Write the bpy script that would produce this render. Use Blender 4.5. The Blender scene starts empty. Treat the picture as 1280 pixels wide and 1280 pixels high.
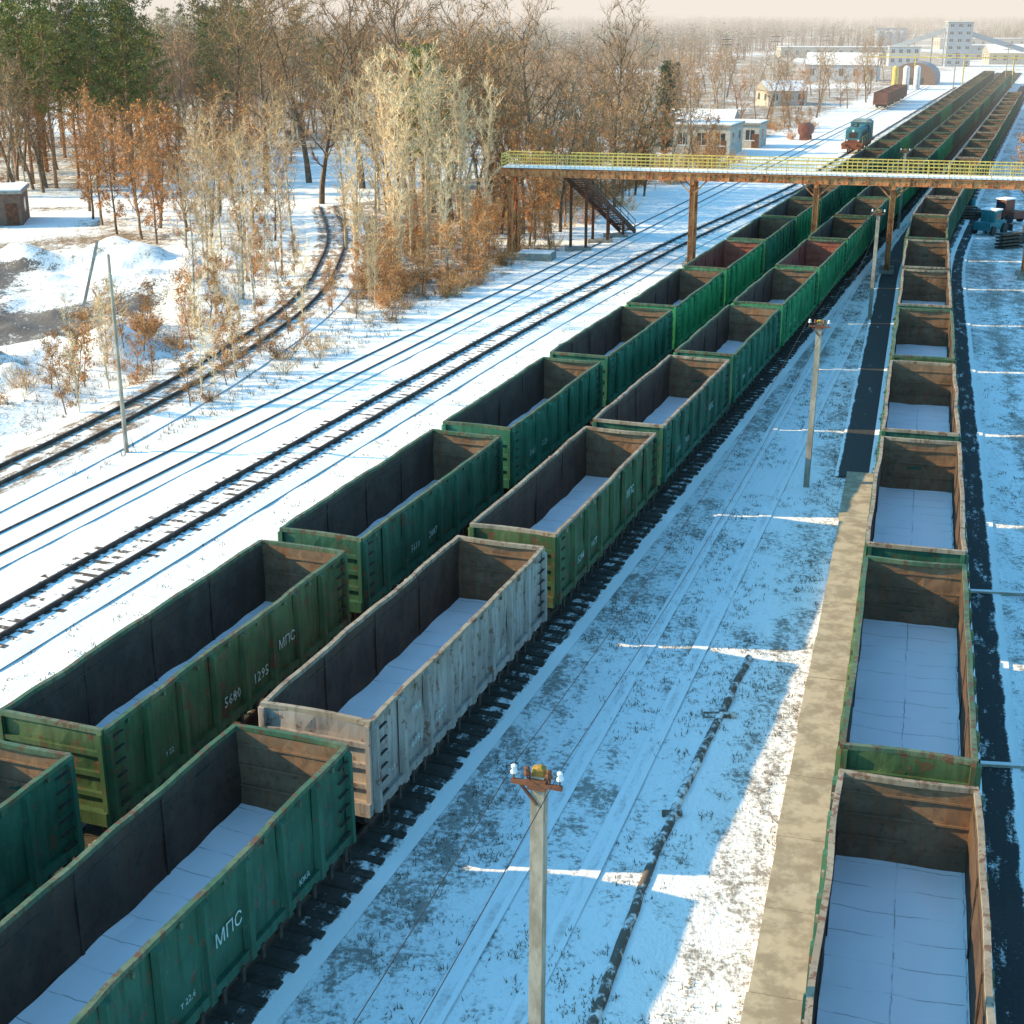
import bpy, math, random
from mathutils import Vector, noise, Matrix
random.seed(7)
scene=bpy.context.scene
R=random.random
def U(a,b): return a+(b-a)*random.random()

# ------------------------------------------------------------------ helpers
class MB:
    def __init__(s): s.v=[];s.f=[];s.m=[];s.uv=None
    def quad(s,a,b,c,d,m=0):
        i=len(s.v); s.v+= [a,b,c,d]; s.f.append((i,i+1,i+2,i+3)); s.m.append(m)
    def tri(s,a,b,c,m=0):
        i=len(s.v); s.v+= [a,b,c]; s.f.append((i,i+1,i+2)); s.m.append(m)
    def box(s,x0,x1,y0,y1,z0,z1,m=0):
        i=len(s.v)
        s.v+=[(x0,y0,z0),(x1,y0,z0),(x1,y1,z0),(x0,y1,z0),(x0,y0,z1),(x1,y0,z1),(x1,y1,z1),(x0,y1,z1)]
        for f in ((0,3,2,1),(4,5,6,7),(0,1,5,4),(1,2,6,5),(2,3,7,6),(3,0,4,7)):
            s.f.append(tuple(i+k for k in f)); s.m.append(m)
    def hexa(s,P,m=0):
        i=len(s.v); s.v+=[tuple(p) for p in P]
        for f in ((0,3,2,1),(4,5,6,7),(0,1,5,4),(1,2,6,5),(2,3,7,6),(3,0,4,7)):
            s.f.append(tuple(i+k for k in f)); s.m.append(m)
    def beam(s,pts,w,h,m=0,cap=True):
        pts=[Vector(p) for p in pts]; n=len(pts); i0=len(s.v)
        for k,p in enumerate(pts):
            d=(pts[min(k+1,n-1)]-pts[max(k-1,0)]).normalized()
            up=Vector((0,0,1)) if abs(d.z)<.95 else Vector((1,0,0))
            sd=d.cross(up).normalized(); uu=sd.cross(d).normalized()
            for a,b in ((-1,-1),(1,-1),(1,1),(-1,1)):
                s.v.append(tuple(p+sd*(a*w/2)+uu*(b*h/2)))
        for k in range(n-1):
            a=i0+4*k
            for j in range(4):
                s.f.append((a+j,a+(j+1)%4,a+4+(j+1)%4,a+4+j)); s.m.append(m)
        if cap:
            s.f.append((i0,i0+3,i0+2,i0+1)); s.m.append(m)
            a=i0+4*(n-1); s.f.append((a,a+1,a+2,a+3)); s.m.append(m)
    def tube(s,pts,rad,n=6,m=0,cap=False):
        pts=[Vector(p) for p in pts]; N=len(pts); i0=len(s.v)
        for k,p in enumerate(pts):
            d=(pts[min(k+1,N-1)]-pts[max(k-1,0)])
            if d.length<1e-6: d=Vector((0,0,1))
            d.normalize()
            up=Vector((0,0,1)) if abs(d.z)<.9 else Vector((1,0,0))
            a=d.cross(up).normalized(); b=d.cross(a)
            r=rad[k] if isinstance(rad,(list,tuple)) else rad
            for j in range(n):
                t=2*math.pi*j/n
                s.v.append(tuple(p+a*(math.cos(t)*r)+b*(math.sin(t)*r)))
        for k in range(N-1):
            for j in range(n):
                s.f.append((i0+k*n+j,i0+k*n+(j+1)%n,i0+(k+1)*n+(j+1)%n,i0+(k+1)*n+j)); s.m.append(m)
        if cap:
            s.f.append(tuple(i0+j for j in range(n))); s.m.append(m)
            s.f.append(tuple(i0+(N-1)*n+j for j in range(n))); s.m.append(m)
    def mesh(s,name,mats,smooth=False):
        me=bpy.data.meshes.new(name); me.from_pydata(s.v,[],s.f)
        for k in mats: me.materials.append(k)
        me.polygons.foreach_set("material_index",s.m)
        if smooth: me.polygons.foreach_set("use_smooth",[True]*len(s.f))
        me.update(); return me
    def obj(s,name,mats,loc=(0,0,0),rz=0,smooth=False,parent=None):
        return put(s.mesh(name,mats,smooth),name,loc,rz,1,parent)
def put(me,name,loc=(0,0,0),rz=0,sc=1,parent=None):
    o=bpy.data.objects.new(name,me); scene.collection.objects.link(o)
    o.location=loc; o.rotation_euler=(0,0,rz)
    o.scale=(sc,sc,sc) if not isinstance(sc,tuple) else sc
    if parent: o.parent=parent
    return o
def empty(name,loc=(0,0,0)):
    o=bpy.data.objects.new(name,None); scene.collection.objects.link(o); o.location=loc; return o

# ------------------------------------------------------------------ materials
def newmat(name):
    m=bpy.data.materials.new(name); m.use_nodes=True
    nt=m.node_tree; b=nt.nodes["Principled BSDF"]; b.inputs["Roughness"].default_value=.8
    b.inputs["Specular IOR Level"].default_value=.25
    return m,nt,b
def N(nt,t,**k):
    n=nt.nodes.new(t)
    for a,v in k.items(): setattr(n,a,v)
    return n
def noi(nt,vec,scale,detail=4,rough=.6,dist=0):
    n=N(nt,"ShaderNodeTexNoise"); n.inputs["Scale"].default_value=scale; n.inputs["Detail"].default_value=min(detail,4)
    n.inputs["Roughness"].default_value=rough; n.inputs["Distortion"].default_value=dist
    if vec: nt.links.new(vec,n.inputs["Vector"])
    return n.outputs["Fac"]
def ramp(nt,fac,a,b,ca=0,cb=1):
    n=N(nt,"ShaderNodeMapRange"); n.interpolation_type='SMOOTHSTEP'
    nt.links.new(fac,n.inputs[0]); n.inputs[1].default_value=a; n.inputs[2].default_value=b
    n.inputs[3].default_value=ca; n.inputs[4].default_value=cb
    return n.outputs[0]
def mix(nt,f,a,b,mode='MIX'):
    n=N(nt,"ShaderNodeMix",data_type='RGBA',blend_type=mode)
    for s,v in ((n.inputs[0],f),(n.inputs[6],a),(n.inputs[7],b)):
        if hasattr(v,"links"): nt.links.new(v,s)
        elif isinstance(v,(int,float)): s.default_value=v
        else: s.default_value=(*v,1)
    return n.outputs[2]
def math_(nt,op,a,b=0):
    n=N(nt,"ShaderNodeMath",operation=op)
    for s,v in ((n.inputs[0],a),(n.inputs[1],b)):
        if hasattr(v,"links"): nt.links.new(v,s)
        else: s.default_value=v
    return n.outputs[0]
def coords(nt,scale=(1,1,1),kind="Object",rnd=True):
    tc=N(nt,"ShaderNodeTexCoord"); mp=N(nt,"ShaderNodeMapping"); mp.inputs["Scale"].default_value=scale
    nt.links.new(tc.outputs[kind],mp.inputs["Vector"])
    if rnd:
        oi=N(nt,"ShaderNodeObjectInfo"); m=math_(nt,'MULTIPLY',oi.outputs["Random"],57.0)
        nt.links.new(m,mp.inputs["Location"])
    return mp.outputs["Vector"]
def bump(nt,b,h,strength=.5,dist=.05):
    n=N(nt,"ShaderNodeBump"); n.inputs["Strength"].default_value=strength; n.inputs["Distance"].default_value=dist
    nt.links.new(h,n.inputs["Height"]); nt.links.new(n.outputs[0],b.inputs["Normal"])
def simple(name,c1,c2=None,scale=2,rough=.85,bmp=.3,sc=(1,1,1),metal=0,lo=.35,hi=.65):
    m,nt,b=newmat(name); c2=c2 or tuple(x*.6 for x in c1)
    v=coords(nt,sc); f=noi(nt,v,scale,5,.65)
    nt.links.new(mix(nt,ramp(nt,f,lo,hi),c1,c2),b.inputs["Base Color"])
    b.inputs["Roughness"].default_value=rough; b.inputs["Metallic"].default_value=metal
    if bmp: bump(nt,b,f,bmp,.03)
    return m
def paint(name,c,fade,rust=(.12,.05,.026),amt=.5):
    m,nt,b=newmat(name)
    v=coords(nt,(1,1,1)); vs=coords(nt,(3,3,.35))
    big=noi(nt,v,.9,3,.5); fine=noi(nt,v,5,6,.7); st=noi(nt,vs,1.6,5,.7); patch=noi(nt,v,2.2,5,.75,.4)
    base=mix(nt,ramp(nt,big,.35,.65),c,fade)
    base=mix(nt,ramp(nt,st,.42,.68,0,.6),base,tuple(x*.45 for x in c))
    r=math_(nt,'ADD',math_(nt,'MULTIPLY',fine,.35),math_(nt,'MULTIPLY',st,.25)); r=math_(nt,'ADD',r,math_(nt,'MULTIPLY',patch,.4))
    base=mix(nt,ramp(nt,r,.62-.15*amt,.665-.15*amt,0,.9),base,rust)
    base=mix(nt,ramp(nt,fine,.60,.72,0,.3),base,(.22,.20,.16))
    nt.links.new(base,b.inputs["Base Color"]); b.inputs["Roughness"].default_value=.65
    bump(nt,b,fine,.3,.02); return m

G_DARK=paint("green_paint_dark",(.024,.085,.050),(.036,.115,.070),amt=.50)
G_TEAL=paint("green_paint_teal",(.024,.12,.068),(.04,.155,.095),amt=.40)
G_BRIGHT=paint("green_paint_bright",(.03,.22,.078),(.05,.27,.11),amt=.28)
G_OLIVE=paint("green_paint_olive",(.042,.090,.036),(.075,.12,.05),amt=.62)
P_GREY=paint("grey_paint",(.29,.235,.20),(.37,.31,.27),rust=(.17,.08,.045),amt=.55)
P_RUST=paint("rust_red_paint",(.17,.05,.035),(.22,.08,.05),amt=.5)
def inner(name,c1,c2,rust,lo=.5,hi=.66):
    m,nt,b=newmat(name)
    v=coords(nt,(1,1,1)); vs=coords(nt,(2.5,2.5,.3))
    a=noi(nt,v,1.1,5,.6); s=noi(nt,vs,1.5,5,.7); f=noi(nt,v,6,5,.7)
    base=mix(nt,ramp(nt,a,.35,.65),c1,c2)
    base=mix(nt,ramp(nt,s,lo,hi,0,.8),base,rust)
    base=mix(nt,ramp(nt,f,.5,.72,0,.6),base,tuple(x*.45 for x in c1))
    nt.links.new(base,b.inputs["Base Color"]); bump(nt,b,f,.3,.02); return m
IN_BROWN_SHADE=inner("wagon_inner_brown_shaded",(.058,.036,.025),(.09,.058,.038),(.11,.05,.025))  # side walls: darker copies, their shade is put into the colour
IN_GREY_SHADE=inner("wagon_inner_grey_shaded",(.050,.036,.027),(.078,.056,.04),(.08,.042,.024))
IN_RED_SHADE=inner("wagon_inner_red_shaded",(.13,.040,.026),(.17,.065,.04),(.14,.05,.026))
EN_BROWN_LIT=inner("wagon_end_inner_brown_lit",(.17,.10,.058),(.25,.155,.09),(.24,.10,.045))  # end walls: lighter copies, the grazing sun is put into the colour
EN_RED_LIT=inner("wagon_end_inner_red_lit",(.28,.09,.055),(.33,.13,.08),(.25,.08,.04))
UNDER=simple("undercarriage_dirty_steel",(.035,.027,.022),(.07,.048,.035),4)
RIM_G=paint("rim_green_worn",(.05,.11,.06),(.12,.15,.09),amt=.7)
RIM_T=paint("rim_tan_worn",(.26,.20,.14),(.32,.26,.19),rust=(.15,.07,.04),amt=.7)
WHEEL=simple("wheel_steel",(.06,.045,.04),(.12,.09,.07),5,metal=.3)
def snowfloor():
    m,nt,b=newmat("wagon_snow")
    tc=N(nt,"ShaderNodeTexCoord"); mp=N(nt,"ShaderNodeMapping"); nt.links.new(tc.outputs["Object"],mp.inputs["Vector"])
    br=N(nt,"ShaderNodeTexBrick"); br.offset=0; br.inputs["Scale"].default_value=1
    br.inputs["Brick Width"].default_value=1.36; br.inputs["Row Height"].default_value=.866
    br.inputs["Mortar Size"].default_value=.016; br.inputs["Mortar Smooth"].default_value=.5
    mp.inputs["Location"].default_value=(0,.21,0)
    v=coords(nt); n1=noi(nt,v,.8,4,.6); n2=noi(nt,v,14,3,.6); wob=noi(nt,v,3,2,.5)
    ad=N(nt,"ShaderNodeVectorMath",operation='ADD'); cb=N(nt,"ShaderNodeCombineXYZ")
    nt.links.new(math_(nt,'MULTIPLY',wob,.10),cb.inputs[0]); nt.links.new(math_(nt,'MULTIPLY',wob,.10),cb.inputs[1])
    nt.links.new(mp.outputs[0],ad.inputs[0]); nt.links.new(cb.outputs[0],ad.inputs[1]); nt.links.new(ad.outputs[0],br.inputs["Vector"])
    gap=math_(nt,'MULTIPLY',br.outputs["Fac"],ramp(nt,n1,.42,.58))
    base=mix(nt,math_(nt,'MULTIPLY',gap,.7),(.93,.90,.89),(.25,.24,.23))
    nt.links.new(base,b.inputs["Base Color"])
    h=math_(nt,'ADD',math_(nt,'MULTIPLY',br.outputs["Fac"],-.7),math_(nt,'MULTIPLY',n2,.3))
    bump(nt,b,h,.5,.03); b.inputs["Roughness"].default_value=.7
    return m
SNOWF=snowfloor()
WHITE=simple("stencil_white_paint",(.50,.56,.52),(.22,.30,.26),9,bmp=0,lo=.45,hi=.7)
SNOW=simple("snow_cap",(.88,.86,.84),(.82,.80,.79),1.5)
CONC=simple("concrete_weathered",(.36,.33,.28),(.25,.22,.18),3)
CONC_POLE=simple("concrete_pole_grey",(.38,.33,.27),(.24,.20,.15),4,sc=(1,1,.4))
ORANGE=paint("bridge_orange_ochre",(.55,.20,.075),(.62,.28,.11),rust=(.24,.07,.025),amt=.75)
YELLOW=simple("bridge_yellow_rail",(.74,.56,.14),(.54,.36,.10),3,bmp=0)
CAPY=simple("pole_cap_mustard",(.42,.27,.05),(.25,.12,.03),6)
RUST=simple("rusty_steel",(.19,.075,.04),(.10,.045,.03),4)
DARKM=simple("dark_metal",(.035,.03,.03),(.06,.05,.045),4)
RAILM=simple("rail_steel",(.12,.08,.06),(.06,.04,.035),3,rough=.5,bmp=0)
GLASSD=simple("dark_window_glass",(.02,.025,.03),(.05,.06,.07),1,rough=.15,bmp=0)
PORC=simple("white_porcelain",(.8,.8,.78),(.7,.7,.68),2,rough=.25,bmp=0)

def sleeper_mat(name,lo,hi,c=(.09,.065,.05)):
    m,nt,b=newmat(name); v=coords(nt,rnd=False)
    f=noi(nt,v,1.8,4,.75)
    nt.links.new(mix(nt,ramp(nt,f,lo,hi),c,(.86,.84,.81)),b.inputs["Base Color"]); return m
SLEEP=sleeper_mat("sleeper_wood_snowy",.44,.54)
SLEEPB=sleeper_mat("sleeper_wood_brown",.50,.60,(.20,.13,.085))
SLEEPW=simple("sleeper_dark",(.09,.07,.055),(.05,.04,.03),3)
def strip_mat(name,dirt,edge,width,lo,hi,dcol2=None,rail=True,railw=.22,snowc=(.88,.86,.82)):
    m,nt,b=newmat(name)
    uv=N(nt,"ShaderNodeUVMap"); sp=N(nt,"ShaderNodeSeparateXYZ"); nt.links.new(uv.outputs[0],sp.inputs[0])
    ax=math_(nt,'ABSOLUTE',sp.outputs[0])
    mp=N(nt,"ShaderNodeMapping"); mp.inputs["Scale"].default_value=(1.6,.45,1); nt.links.new(uv.outputs[0],mp.inputs[0])
    n1=noi(nt,mp.outputs[0],1.2,6,.7); n2=noi(nt,uv.outputs[0],9,4,.7)
    f=math_(nt,'ADD',math_(nt,'MULTIPLY',n1,.7),math_(nt,'MULTIPLY',n2,.3))
    if rail:
        d=math_(nt,'ABSOLUTE',math_(nt,'SUBTRACT',ax,.76)); near=ramp(nt,d,.05,.34,railw,0)  # bare ballast plus painted shadow darken the snow along each rail
        f=math_(nt,'ADD',f,near)
    fade=ramp(nt,ax,edge,width,0,-.4); f=math_(nt,'ADD',f,fade)
    base=mix(nt,ramp(nt,f,lo,hi),snowc,mix(nt,n2,dirt,dcol2 or tuple(x*.5 for x in dirt)))
    nt.links.new(base,b.inputs["Base Color"]); bump(nt,b,f,.5,.06); return m
S_MAIN=strip_mat("track_ballast_snow",(.15,.11,.08),1.2,1.9,.60,.68)
S_FAINT=strip_mat("track_ballast_snow_thick",(.30,.24,.18),.9,1.4,.66,.80,railw=.08)
S_BROWN=strip_mat("track_ballast_brown",(.38,.25,.155),1.5,2.5,.43,.56,railw=.1)
S_YARD=strip_mat("track_ballast_dark",(.10,.08,.065),1.5,2.1,.38,.5)
S_ASPH_SHADE=strip_mat("asphalt_path_painted_shade",(.075,.068,.062),.75,1.0,.26,.40,(.03,.028,.026),rail=False)  # asphalt darkened further with the shade of the wagons painted in
S_ASPN=strip_mat("dark_side_path",(.05,.046,.045),.5,.8,.34,.46,(.02,.02,.02),rail=False)
S_RUT=strip_mat("tyre_rut_dirty_snow",(.60,.58,.56),.06,.24,.42,.70,(.48,.45,.42),rail=False)

# ------------------------------------------------------------------ ground
def interp(tab,y):
    if y<=tab[0][1]: a,b=tab[0],tab[1]
    elif y>=tab[-1][1]: a,b=tab[-2],tab[-1]
    else:
        for a,b in zip(tab,tab[1:]):
            if a[1]<=y<=b[1]: break
    return a[0]+(b[0]-a[0])*(y-a[1])/(b[1]-a[1])
def smooth_tab(tab):
    def f(y): return sum(interp(tab,y+d) for d in (-8,-4,0,4,8))/5
    return f
T1=smooth_tab([(-31.9,0),(-16.65,42.5),(0,88.2),(14.0,124),(33.3,168),(115,388),(130,428)])
T2=lambda y:.37*y-37.8
T3=smooth_tab([(-40.8,0),(-21.96,58.1),(-19.3,67),(-16.1,82.8),(-14.0,100.6),(-15.3,127.4),(-21.7,164)])
TL=lambda y:.369*y-21.3
TM=lambda y:.369*y-15.45
TR=smooth_tab([(.91,0),(33.2,115),(41.2,137),(1013,2773)])
def ss(a,b,x):
    t=max(0,min(1,(x-a)/(b-a))); return t*t*(3-2*t)
def gz(x,y):
    h=.035*noise.noise((x*.5,y*.5,0))*ss(5,20,y)
    if TM(y)+2.2<x<TR(y)-3.2 and y<120:
        h+=.03*noise.noise((x*1.6,y*1.2,5))
    pit=ss(3.5,9,T3(y)-x)*ss(52,66,y)*(1-ss(112,124,y))*(1-ss(60,75,-x)) if 40<y<130 else 0
    if pit>0:
        n=noise.fractal((x*.11,y*.11,3.1),1.0,2.0,4)
        n2=max(0,noise.noise((x*.2+5,y*.2,9))); n3=noise.noise((x*.45,y*.4,19))
        flat=1-.88*ss(80,86,y)*(1-ss(109,114,y))*ss(22,25,-x)*(1-ss(44,49,-x))
        h+=pit*flat*(max(-.25,n)*2.0+n2*2.0+.35+.55*max(0,n3)+.2*noise.noise((x*1.1,y*1.1,2)))
        h+=pit*(1-flat)*.35*max(0,n3)*2
    if y>130:
        w=ss(4,25,T2(y)-x)*ss(130,180,y)
        h+=w*(1.2*noise.noise((x*.02,y*.02,7)))
    if y>1500: h+=ss(1500,4200,y)*(9+10*noise.noise((x*.0008,y*.0008,1)))
    return h
def axis(lo,hi,step,a,b,g=1.13):
    c=[]; x=lo
    while x<=hi: c.append(x); x+=step
    s=step; x=c[-1]
    while x<b: s*=g; x+=s; c.append(x)
    s=step; x=c[0]; pre=[]
    while x>a: s*=g; x-=s; pre.append(x)
    return pre[::-1]+c
xs=axis(-56,62,.6,-6000,6000); ys=axis(18,150,.6,-120,9000,1.06)
nx,ny=len(xs),len(ys)
verts=[(x,y,gz(x,y)) for y in ys for x in xs]
faces=[(j*nx+i,j*nx+i+1,(j+1)*nx+i+1,(j+1)*nx+i) for j in range(ny-1) for i in range(nx-1)]
me=bpy.data.meshes.new("ground"); me.from_pydata(verts,[],faces)
me.polygons.foreach_set("use_smooth",[True]*len(faces))
att=me.color_attributes.new("mask",'FLOAT_COLOR','POINT'); col=[]
for (x,y,z) in verts:
    dirt=.0; forest=0; gravel=0
    if TM(y)+2<x<TR(y)-2 and y<140:
        dirt=.49+.16*noise.noise((x*.25,y*.12,8))
        if x>TR(y)-4.4: dirt=.62
        elif x>TR(y)-6.5: dirt-=.08
        if x<TM(y)+3.6: dirt=.66
    if x>TR(y)+1.5:
        dirt=.56+.1*ss(60,110,y)
        q=x-TR(y)
        if 4.6<q<5.3 or 6.6<q<7.3: dirt=.85
    if T1(y)<x<TL(y): dirt=.18 if y<300 else .3
    if TL(y)-3.6<x<TL(y)-1.5: dirt=.70
    if T2(y)-4<x<T1(y): dirt=.2
    e=T2(y)-x
    forest=max(forest,ss(4,12,e)*ss(104,122,y)*.74)
    if T3(y)-2<x<T2(y)-3 and y<=125: dirt=.34+.4*ss(80,105,y)
    if x<T3(y)-2.5 and y<130:
        dirt=.48
        gravel=max(0,min(1,noise.noise((x*.09+2.3,y*.06+1.1,4))*1.5+(.8 if (84<y<111 and -47<x<-24) else .0)))
    if x<T3(y)-2 and y>=104: forest=max(forest*.3,.32+.34*ss(150,180,y)); dirt=.4
    if x<-30 and 118<y<150: forest=.55+.5*noise.noise((x*.1,y*.1,3))
    if y>120 and noise.noise((x*.018,y*.012,11))>.22: forest*=.4
    if y>420: forest=max(forest,.5)
    if x>TR(y)+9 and y>70: forest=max(forest,.45)
    col+=[dirt,forest,gravel,1]
att.data.foreach_set("color",col)
m,nt,b=newmat("snow_ground")
vc=N(nt,"ShaderNodeVertexColor",layer_name="mask"); sp=N(nt,"ShaderNodeSeparateColor"); nt.links.new(vc.outputs[0],sp.inputs[0])
v=coords(nt,rnd=False)
mpr=N(nt,"ShaderNodeMapping"); mpr.inputs["Rotation"].default_value=(0,0,math.radians(19)); mpr.inputs["Scale"].default_value=(1,.55,1)
tc=N(nt,"ShaderNodeTexCoord"); nt.links.new(tc.outputs["Object"],mpr.inputs[0]); vr=mpr.outputs[0]
n_big=noi(nt,vr,.16,4,.6); n_mid=noi(nt,vr,1.3,6,.72); n_fine=noi(nt,v,5.5,6,.8)
spk=math_(nt,'ADD',math_(nt,'MULTIPLY',n_mid,.45),math_(nt,'MULTIPLY',n_fine,.55))
spk=math_(nt,'ADD',spk,math_(nt,'MULTIPLY',math_(nt,'SUBTRACT',n_big,.5),.38))
thr=math_(nt,'ADD',spk,math_(nt,'MULTIPLY',sp.outputs[0],.30))
md=ramp(nt,thr,.645,.77)
md=math_(nt,'MULTIPLY',md,.8)
dirtc=mix(nt,n_fine,(.27,.21,.15),(.08,.06,.045))
snow=mix(nt,n_big,(.90,.88,.84),(.85,.83,.79))
c=mix(nt,md,snow,dirtc)
fthr=math_(nt,'ADD',spk,math_(nt,'MULTIPLY',math_(nt,'SUBTRACT',sp.outputs[1],.5),.42))
leaf=mix(nt,n_mid,(.36,.23,.12),(.15,.10,.065))
c=mix(nt,ramp(nt,fthr,.49,.62),c,leaf)
gthr=math_(nt,'ADD',spk,math_(nt,'MULTIPLY',math_(nt,'SUBTRACT',sp.outputs[2],.5),.42))
c=mix(nt,ramp(nt,gthr,.545,.64),c,mix(nt,n_fine,(.22,.18,.15),(.06,.05,.045)))
nt.links.new(c,b.inputs["Base Color"]); b.inputs["Roughness"].default_value=.75
hh=math_(nt,'ADD',math_(nt,'MULTIPLY',n_mid,.8),math_(nt,'MULTIPLY',n_fine,.25))
bump(nt,b,hh,.75,.16)
me.materials.append(m); put(me,"ground")

# ------------------------------------------------------------------ strips, tracks
def centre_pts(fx,y0,y1,step=1.5,off=0):
    P=[];y=y0
    while y<=y1:
        d=Vector((fx(y+.5)-fx(y-.5),1,0)).normalized(); n=Vector((d.y,-d.x,0))
        P.append((Vector((fx(y),y,0))+n*off,d,n)); y+=step
    return P
def strip(name,fx,y0,y1,hw,z,mat,off=0,crown=0,parent=None,step=1.5,follow=False):
    P=centre_pts(fx,y0,y1,step,off); mb=MB(); K=[-1,-.66,0,.66,1]; uv=[]
    s=0;prev=None
    for p,d,n in P:
        if prev is not None: s+=(p-prev).length
        prev=p
        for k in K:
            q=p+n*(k*hw); zz=z+(crown if abs(k)<.7 else 0)
            mb.v.append((q.x,q.y,zz)); uv.append((k*hw,s))
    for i in range(len(P)-1):
        for j in range(4):
            a=i*5+j; mb.f.append((a,a+1,a+6,a+5)); mb.m.append(0)
    me=mb.mesh(name,[mat],True); ul=me.uv_layers.new(name="UVMap")
    for lp in me.loops: ul.data[lp.index].uv=uv[lp.vertex_index]
    return put(me,name,parent=parent)
def track(name,fx,y0,y1,smat,slmat,sl_z=.17,hw=2.1,step=.6,bz=.05,crown=.1,slx=1.35,buried=False):
    par=empty(name)
    strip("ballast",fx,y0,y1,hw,bz,smat,crown=crown,parent=par)
    mb=MB()
    if not buried:
        for p,d,n in centre_pts(fx,y0,y1,step*.94):
            j=U(-.04,.04); a=d*.12; L=slx+U(-.05,.05)
            P=[p-n*L-a,p+n*L-a,p+n*L+a,p-n*L+a]
            mb.hexa([(q.x,q.y,.05) for q in P]+[(q.x,q.y,sl_z+j*.1) for q in P],0)
    for sgn in (-1,1):
        pts=[(p+n*(sgn*.76)) for p,d,n in centre_pts(fx,y0,y1,3)]
        mb.beam([(q.x,q.y,sl_z+.08) for q in pts],.075,.16,1)
        if not buried: mb.beam([(q.x,q.y,sl_z+.012) for q in pts],.15,.02,1)
    mb.obj("rails_and_sleepers",[slmat,RAILM],parent=par)
track("railway_track",T1,22,412,S_MAIN,SLEEP,sl_z=.165)
track("railway_track",T2,22,420,S_FAINT,SLEEP,sl_z=-.015,bz=.045,crown=.03,hw=1.6,buried=True)
track("railway_track",T3,30,150,S_BROWN,SLEEPB,hw=2.7,sl_z=.15)
track("railway_track",TL,0,520,S_YARD,SLEEPW)
track("railway_track",TM,0,520,S_YARD,SLEEPW,slx=1.7)
track("railway_track",TR,0,420,S_YARD,SLEEPW)
track("railway_track",lambda y:T1(y)+4.6 if y>250 else T1(y)+4.6-(250-y)*.02,175,412,S_MAIN,SLEEP)
# raised concrete platform edge beside the right-hand train
PLAT=simple("platform_concrete",(.46,.385,.275),(.30,.245,.17),1.6,bmp=.5,lo=.38,hi=.62)
pf=empty("concrete_platform"); mb=MB(); rr=random.Random(3)
yy=0
while yy<57:
    L=2.9
    def P_(y,off,z):
        d=Vector((TR(y+.5)-TR(y-.5),1,0)).normalized(); return (TR(y)+d.y*off,y-d.x*off,z)
    z=.22+rr.uniform(-.012,.012); o=rr.uniform(-.03,.03)
    mb.hexa([P_(yy,-2.78+o,-.1),P_(yy,-1.55,-.1),P_(yy+L-.015,-1.55,-.1),P_(yy+L-.015,-2.78+o,-.1),P_(yy,-2.78+o,z),P_(yy,-1.55,z),P_(yy+L-.015,-1.55,z),P_(yy+L-.015,-2.78+o,z)],0)
    yy+=L
mb.obj("slabs",[PLAT],parent=pf)
strip("service_path",TR,57.6,150,1.0,.08,S_ASPH_SHADE,off=-2.3)  # takes over where wagon shade reaches the slabs; that shade is painted in
strip("service_path",TR,0,150,.85,.058,S_ASPN,off=2.2)  # narrow near-black strip along the right side of the train
RUTC=lambda y:TM(y)+(TR(y)-TM(y))*.43
strip("tyre_track",RUTC,10,110,.24,.040,S_RUT,off=-.85)
strip("tyre_track",RUTC,10,110,.24,.040,S_RUT,off=.75)
for yy in (33.5,45.5):
    s=MB(); s.box(0,3.6,-.10,.10,.03,.12,0); s.box(.2,3.4,-.07,.07,.122,.14,1); s.obj("cable_duct",[CONC,SNOW],(TR(yy)+1.7,yy,0),-.12)
TD=smooth_tab([(-.5,14),(1.26,23.2),(1.76,25),(4.02,31.3),(7.5,40.6)])
PIPEM=sleeper_mat("pipe_rusty_snow_dusted",.48,.62,(.14,.11,.085))
mb=MB(); pts=[]
y=12
while y<40.8:
    pts.append((TD(y)+.06*noise.noise((y*.8,0,0)),y,.0+.06*noise.noise((y*.7,3,0)))); y+=.6
mb.tube(pts,.12,8,0)
for yy,w in ((36.3,.9),(31.0,.5)):
    mb.box(TD(yy)-w/2,TD(yy)+w/2,yy-.08,yy+.08,.0,.12,0)
mb.obj("drain_pipe",[PIPEM],smooth=True)

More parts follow.
